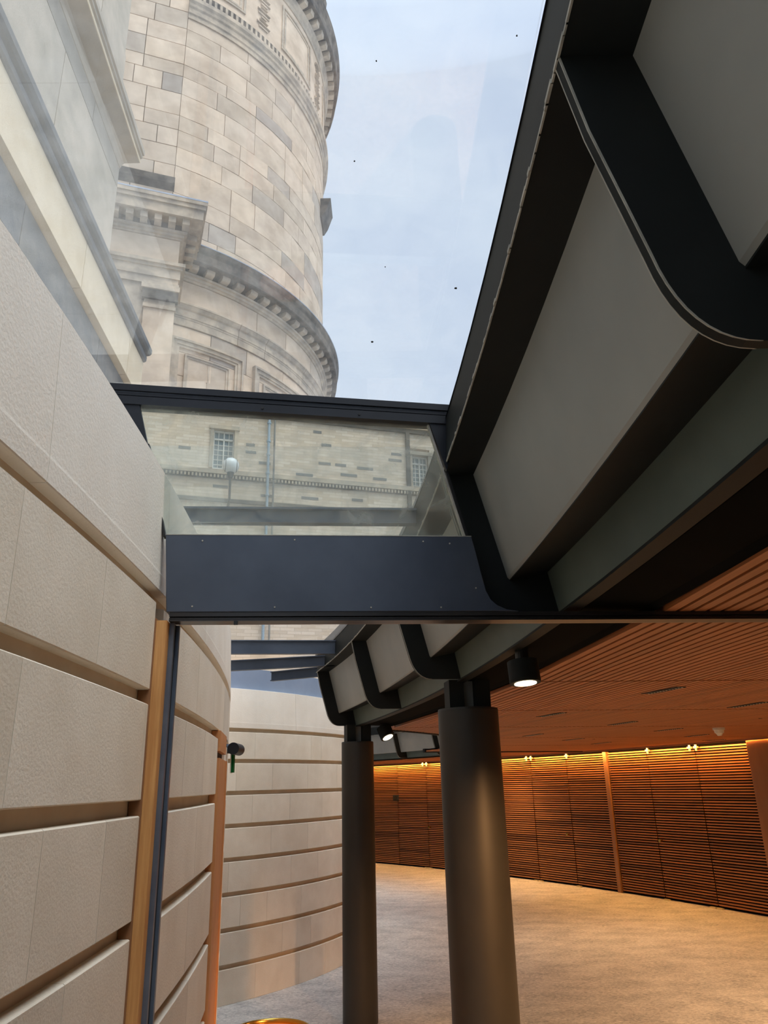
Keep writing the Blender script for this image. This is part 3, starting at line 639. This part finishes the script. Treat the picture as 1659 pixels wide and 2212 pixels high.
blind_window(R(-59), R(-42), 11.60, 7.5); blind_window(R(-38.8), R(-21.5), 11.62, 7.5); blind_window(R(-18), R(-1), 11.62, 7.5)
# upper entablature
lathe('upper_string', T, [(TR-.2,21.45),(6.13,21.45),(6.13,21.60),(6.16,21.62),(6.16,21.80),(6.20,21.83),(6.21,21.92),(6.26,21.98),(6.27,22.10),(TR-.2,22.10)], R(-61.2), R(40), 60, M['ashlar_trim'], tw)
lathe('carved_band', T, [(TR-.2,22.10),(6.17,22.10),(6.20,22.2),(6.17,22.45),(TR-.2,22.45)], R(-61.2), R(40), 60, M['carved'] if 'carved' in M else M['soot'], tw)
t = R(-61)
while t < R(25):
    m = Mb(); m.arc(T, [(6.16,22.15),(6.215,22.18),(6.215,22.38),(6.16,22.42)], t, t+.012, 1); m.build('leaf_carving', M['ashlar_trim'], tw); t += .026
lathe('upper_frieze', T, [(TR-.2,22.45),(TR+.02,22.45),(TR+.02,24.8),(TR-.2,24.8)], R(-61.2), R(40), 50, M['ashlar'], tw)
for a, b in ((-56, -46), (-33, -17.5), (-4, 12)):
    m = Mb()
    for ra, w in ((6.16, .0), (6.14, .12)):
        w0 = w/TR; w1 = (w+.07)/TR
        m.arc(T, [(6.1, 24.55-w-.07),(ra,24.55-w-.07),(ra,24.55-w),(6.1,24.55-w)], R(a)+w0, R(b)-w0, 8); m.arc(T, [(6.1, 22.75+w),(ra,22.75+w),(ra,22.82+w),(6.1,22.82+w)], R(a)+w0, R(b)-w0, 8)
        m.arc(T, [(6.1, 22.82+w),(ra,22.82+w),(ra,24.48-w),(6.1,24.48-w)], R(a)+w0, R(a)+w1, 1); m.arc(T, [(6.1, 22.82+w),(ra,22.82+w),(ra,24.48-w),(6.1,24.48-w)], R(b)-w1, R(b)-w0, 1)
    m.build('frieze_panel', M['ashlar_trim'], tw)
for a in (-40, -11.5, 17):
    m = Mb()
    for k in range(14):
        z = 22.75+k*.13; wv = .012*(1.4+sin(k*1.7)); m.arc(T, [(6.1,z),(6.16+.03*sin(k*2.3)**2,z),(6.14,z+.09),(6.1,z+.09)], R(a)-wv-.01, R(a)+wv+.01, 2)
    m.build('carved_pilaster', M['ashlar_trim'], tw)
lathe('upper_mouldings', T, [(TR-.2,24.8),(6.15,24.8),(6.17,24.95),(6.21,25.0),(6.22,25.1),(6.27,25.2),(TR-.2,25.2)], R(-61.2), R(50), 60, M['ashlar_trim'], tw)
t = R(-66)
while t < R(35):
    m = Mb(); m.arc(T, [(TR+.05,25.2),(6.46,25.24),(6.48,25.42),(TR+.05,25.42)], t, t+.030, 1); m.build('modillion', M['ashlar_trim'], tw); t += .062
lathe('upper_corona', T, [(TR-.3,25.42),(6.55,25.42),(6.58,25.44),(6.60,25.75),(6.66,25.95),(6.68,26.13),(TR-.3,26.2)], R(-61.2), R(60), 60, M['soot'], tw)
lathe('parapet', T, [(TR-.6,26.1),(6.2,26.1),(6.2,27.3),(6.26,27.4),(6.26,27.6),(TR-.6,27.6)], R(-61.2), R(60), 40, M['ashlar'], tw)
for k in range(16):
    a = R(-66+k*8); m = Mb(); m.arc(T, [(6.1,27.6),(6.3,27.6),(6.34,28.0),(6.2,28.35),(6.1,28.3)], a, a+.05, 2); m.build('crest_carving', M['soot'], tw)
# side cornice fragment glimpsed behind the tower's right flank
hd_ = Vector((-1.38, 19.6, 18.95))
m = Mb(); m.prism([hd_+Vector((-.6,0,0)), hd_+Vector((-.36,.0,.0)), hd_+Vector((-.24,.0,.22)), hd_+Vector((-.12,0,.60)), hd_+Vector((-.08,0,.72)), hd_+Vector((-.6,0,.72))], (0,.9,0)); m.build('hood_moulding', M['soot'], tw)
# flat bay to the left: wall above and projecting pier below
fd = Vector((.942, .336, 0)); fn = Vector((.336, -.942, 0))     # along the face, outward
sm0 = Vector((-4.93, 14.78, 0))
def fbox(o, along, out_, z0, z1, thick=.2): m = Mb(); m.box(o+Vector((0,0,z0)), fd*along, -fn*thick, (0,0,z1-z0)); return m
m = fbox(sm0-fd*3-fn*.05, 3.0, 0, 13.9, 28, .6); m.build('bay_core', M['mortar'], tw)
zr = [13.98, 14.9, 15.25, 15.9, 16.434, 17.021, 17.564, 18.039, 18.758, 19.354, 19.778, 20.436, 21.045, 21.666, 22.2, 22.8, 23.4, 24.0, 24.6, 25.2]
for i, (z0, z1) in enumerate(zip(zr, zr[1:])):
    x = 0.0; 
    L_ = rnd.choice([.5, .85, 1.0])
    while x < 2.6:
        m = fbox(sm0-fd*(x+L_)+fd*.01+fn*rnd.uniform(-.004,.004), L_-.02, 0, z0+.012, z1-.012); m.build('stone', M['ashlar'], tw); x += L_; L_ = rnd.choice([.7, .95, 1.2])
m = Mb(); q = sm0-fd*2.6; m.prism([q+Vector((0,0,15.62)), q+fn*.14+Vector((0,0,15.75)), q+fn*.16+Vector((0,0,15.92)), q+fn*.03+Vector((0,0,16.0)), q+Vector((0,0,16.0))], fd*2.62); m.build('string_course', M['soot'], tw)
# pier (projecting) with its own entablature returning to the drum
C1 = Vector((-4.30, 13.63, 0))      # front right corner of the pier wall
def pierbox(proj, z0, z1, nm, mt, L=1.6, depth=1.7):
    a = C1+fd*proj+fn*proj+Vector((0,0,z0)); m = Mb(); m.box(a-fd*(L+proj), fd*(L+proj), -fn*(depth), (0,0,z1-z0)); return m.build(nm, M[mt], tw)
pierbox(0, 3, 11.0, 'pier_wall', 'ashlar'); pierbox(-.01, 11.0, 11.98, 'pier_wall', 'ashlar_trim')
pierbox(.0, 12.53, 13.19, 'pier_frieze', 'ashlar')
for pr, a, b in ((.03,11.98,12.16),(.06,12.16,12.38),(.10,12.38,12.44),(.15,12.44,12.52)): pierbox(pr, a, b, 'pier_architrave', 'ashlar_trim')
for pr, a, b in ((.03,13.20,13.24),(.08,13.24,13.30),(.14,13.30,13.36)): pierbox(pr, a, b, 'pier_bed_moulding', 'ashlar_trim')
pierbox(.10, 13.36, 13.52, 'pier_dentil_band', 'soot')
for pr, a, b in ((.43,13.52,13.76),(.47,13.76,13.86),(.50,13.86,13.95)): pierbox(pr, a, b, 'pier_corona', 'ashlar_trim')
pierbox(.505, 13.95, 13.985, 'pier_flashing', 'lead')
for i in range(6):
    a = C1+fd*(.08-.29*i)+fn*.10+Vector((0,0,13.38)); m = Mb(); m.box(a-fd*.07, fd*.15, fn*.26, (0,0,.14)); m.build('modillion', M['ashlar_trim'], tw)
for i in range(1, 5):
    a = C1+fd*.10+fn*(.08-.29*i)+Vector((0,0,13.38)); m = Mb(); m.box(a-fn*.07, fn*.15, fd*.26, (0,0,.14)); m.build('modillion', M['ashlar_trim'], tw)
# pilaster with capital on the pier
for pr, w0, w1, z0, z1, mt in ((.06, .0, .62, 7, 11.36, 'ashlar'), (.10, -.02, .64, 11.36, 11.44, 'ashlar_trim'), (.07, 0, .62, 11.44, 11.56, 'ashlar_trim'), (.13, -.05, .67, 11.56, 11.78, 'soot'), (.17, -.07, .70, 11.78, 11.90, 'ashlar_trim'), (.13, -.05, .67, 11.90, 11.98, 'ashlar_trim')):
    a = C1-fd*w1+Vector((0,0,z0)); m = Mb(); m.box(a, fd*(w1-w0), fn*pr, (0,0,z1-z0)); m.build('pilaster' if z1 < 11.4 else 'capital', M[mt], tw)

# ------------------------------------------------------------------ left building wall close above
lb = empty('stone_wing', (-3.9, 6, 2.9), 'tall grey stone wing rising steeply on the left above the coping', 'building')
ld_ = Vector((-.06, .998, 0)).normalized(); ln = Vector((.998, .06, 0)).normalized(); LP = Vector((-3.5, 5.14, 0))
def lw(y, z, o=0): return LP+ld_*(y-5.14)+ln*o+Vector((0,0,z))
def lbox(y0, y1, z0, z1, o, nm, mt, thick=.5): m = Mb(); m.box(lw(y0, z0, o), ld_*(y1-y0), -ln*thick, (0,0,z1-z0)); return m.build(nm, M[mt], lb)
YU, YL = 8.72, 10.8
lbox(-2, YU, 2.9, 20, -.45, 'wall_core', 'mortar', 1.0); lbox(YU, YL, 2.9, 8.2, -.45, 'wall_core', 'mortar', 1.0)
g = .008
def lrow(z0, z1, js, o, mt, nm='stone'):
    for a, b in zip(js, js[1:]): lbox(a+g, b-g, z0+g, z1-g, o, nm, mt)
lrow(2.9, 7.2, [-2, 2.2, 5.0, 8.0, 9.9, YL-.35], -.12, 'darkstone')
lrow(7.2, 7.79, [-2, 3.1, 6.42, 9.0, 10.2, YL-.35], -.10, 'darkstone')
lrow(7.79, 8.48, [-2, 1.5, 4.4, 7.9, 10.0, YL], 0, 'paleface')
m = Mb(); pr = [(-.3,8.48),(.02,8.48),(.045,8.50),(.05,8.57),(.035,8.59),(.09,8.60),(.12,8.63),(.125,8.70),(.10,8.76),(-.3,8.84)]
m.prism([lw(-2, z, o) for o, z in pr], ld_*(YL+2)); m.build('string_course', M['darktrim'] if 'darktrim' in M else M['darkstone'], lb)
lrow(8.80, 10.11, [-2, .8, 3.3, 6.55, YU], -.0, 'greystone')
lrow(10.11, 10.56, [-2, 2.0, 4.9, 7.56, YU], -.0, 'greystone')
m = Mb(); pr = [(-.4,10.46),(.01,10.46),(.03,10.52),(.06,10.55),(.27,10.565),(.28,10.57),(.28,10.635),(.31,10.645),(.31,10.69),(.335,10.70),(.34,10.77),(.28,10.82),(-.4,11.3)]
m.prism([lw(-2, z, o) for o, z in pr], ld_*(YU+2)); m.build('cornice', M['greystone'], lb)
m = Mb(); m.prism([lw(-2, z, o) for o, z in [(.27,10.568),(.284,10.568),(.284,10.63),(.27,10.63)]], ld_*(YU+2.004)); m.build('cornice_fillet', M['paleface'], lb)
lrow(11.3, 12.65, [-2, 1.6, 4.5, 7.6, YU], -.10, 'greystone')
lrow(12.65, 14.5, [-2, 3, 6, YU], -.12, 'greystone'); lrow(14.5, 16.5, [-2, 2, 5, YU], -.12, 'greystone'); lrow(16.5, 20, [-2, 2.5, 6, YU], -.12, 'greystone')

# ------------------------------------------------------------------ courtyard building seen through the greenish pane
cd = Vector((.955, .296, 0)).normalized(); cn = Vector((.296, -.955, 0)).normalized(); CP = Vector((-4.0, 11.5, 0))
def cw(s, z, o=0): return CP+cd*s+cn*o+Vector((0,0,z))
cb = empty('courtyard_building', cw(2.5, 2.95), 'low sandstone building with sash windows seen through the greenish pane', 'building')
def cbox(s0, s1, z0, z1, o, nm, mt, thick=.1, par=None): m = Mb(); m.box(cw(s0, z0, o), cd*(s1-s0), -cn*thick, (0,0,z1-z0)); return m.build(nm, M[mt], par or cb)
SL = [(0.0,1.13),(1.57,4.60),(4.98,6.2)]
for a, b in ((-.3, 1.13), (1.57, 4.72), (5.10, 6.4)): cbox(a, b, 7.0 if a else 7.0, 7.80, 0, 'wall', 'rubble', .3)
cbox(-.3, 6.4, 7.80, 8.16, 0, 'wall', 'rubble', .3); cbox(-.3, 6.4, 4.0, 7.0, 0, 'wall', 'rubble', .3); cbox(-.3, 6.4, 2.95, 4.0, 0, 'wall', 'rubble', .3)
cbox(-.3, 6.4, 8.085, 8.16, .06, 'eaves_cornice', 'soot', .2); cbox(-.3, 6.4, 8.16, 8.24, .10, 'gutter', 'ashlar_trim', .3)
cbox(-.3, 6.4, 6.93, 7.01, .07, 'string_course', 'ashlar_trim', .1); cbox(-.3, 6.4, 6.86, 6.93, .03, 'string_course', 'soot', .1)
m = Mb(); s = 0
while s < 6.3: m.box(cw(s, 6.87, .06), cd*.03, -cn*.06, (0,0,.05)); s += .06
ob = m.build('dentils', M['ashlar_trim'], cb); ob['kind'] = 'stuff'
cbox(-.3, 6.4, 6.44, 6.50, .05, 'string_course', 'soot', .1)
for s, z, l in [(1.72,7.52,.15),(1.72,7.38,.18),(1.95,7.2,.2),(3.05,7.66,.18),(3.0,7.30,.22),(3.3,7.30,.2),(3.7,7.28,.3),(3.6,6.66,.2),(4.35,7.62,.2),(4.3,7.5,.25),(2.9,7.9,.15),(.6,7.35,.2),(2.6,7.05,.3),(1.2,6.7,.25),(2.0,6.6,.22),(4.0,7.1,.25),(3.4,7.12,.3),(2.7,6.62,.3)]:
    cbox(s, s+l, z, z+.05, .006, 'stone', 'darkstone', .02)
def sash(s0, s1, z0, z1):
    wn = cbox(s0, s1, z0, z1, -.10, 'window', 'winglass', .02)
    cbox(s0-.06, s0, z0, z1, .03, 'window_frame', 'ashlar_trim', .1, wn); cbox(s1, s1+.06, z0, z1, .03, 'window_frame', 'ashlar_trim', .1, wn); cbox(s0-.08, s1+.08, z1, z1+.07, .05, 'window_frame', 'ashlar_trim', .1, wn)
    wd = s1-s0
    cbox(s0, s1, z1-.03, z1, -.05, 'sash', 'white', .03, wn); cbox(s0, s1, z0, z0+.03, -.05, 'sash', 'white', .03, wn); cbox(s0, s0+.02, z0, z1, -.05, 'sash', 'white', .03, wn); cbox(s1-.02, s1, z0, z1, -.05, 'sash', 'white', .03, wn)
    cbox(s0+wd*.48, s0+wd*.54, z0, z1, -.05, 'sash', 'white', .03, wn); cbox(s0, s1, z0+(z1-z0)*.76, z0+(z1-z0)*.80, -.05, 'sash', 'white', .03, wn)
    for i in (1, 3): cbox(s0+wd*i/4-.005, s0+wd*i/4+.005, z0, z1, -.06, 'glazing_bar', 'white', .02, wn)
    for i in range(1, 6): cbox(s0, s1, z0+(z1-z0)*.76*i/6-.005, z0+(z1-z0)*.76*i/6+.005, -.06, 'glazing_bar', 'white', .02, wn)
sash(1.17, 1.52, 7.05, 7.77); sash(4.75, 5.06, 7.0, 7.66)
for s, r_, mt in ((2.10, .024, 'pipe'), (2.20, .016, 'darkstone')):
    m = Mb(); m.cyl(cw(s, 4.0, .07), cw(s, 8.15, .07), r_, 12); m.build('downpipe', M[mt], cb, smooth=True)
for z in (7.95, 7.6, 7.35, 7.0, 6.6): 
    m = Mb(); m.cyl(cw(2.10, z, .07), cw(2.10, z+.03, .07), .036, 12); m.build('pipe_collar', M['pipe'], cb)
cbox(4.63, 4.70, 6.4, 8.1, .06, 'quoin_strip', 'soot', .1)
lm = empty('globe_lantern', cw(1.44, 6.2, .45), 'white opal globe lantern on an arm in front of the courtyard wall', 'lamp')
m = Mb(); c0 = cw(1.44, 6.93, .45); nn_ = 16
import bmesh
bm = bmesh.new(); bmesh.ops.create_uvsphere(bm, u_segments=28, v_segments=16, radius=.135); me = bpy.data.meshes.new('globe'); bm.to_mesh(me); bm.free()
for p_ in me.polygons: p_.use_smooth = True
me.materials.append(M['globe']); go = bpy.data.objects.new('globe', me); col.objects.link(go); go.parent = lm; go.location = c0-ORG[lm.name]
m = Mb(); m.cyl(c0-Vector((0,0,.13)), c0-Vector((0,0,.22)), .06, 16, .035); m.cyl(c0-Vector((0,0,.22)), c0-Vector((0,0,.60)), .02, 12); m.build('stem', M['black'], lm)
m = Mb(); q = c0-Vector((0,0,.60)); m.cyl(q, cw(1.44, 6.2, .01), .02, 12); m.build('arm', M['black'], lm)
for sgn in (-.045, .045):
    vs = Mb(); vs.cyl(c0+cd*sgn*2-cd*.004, c0+cd*sgn*2+cd*.004, .106, 24); vs.build('band', M['black'], lm)
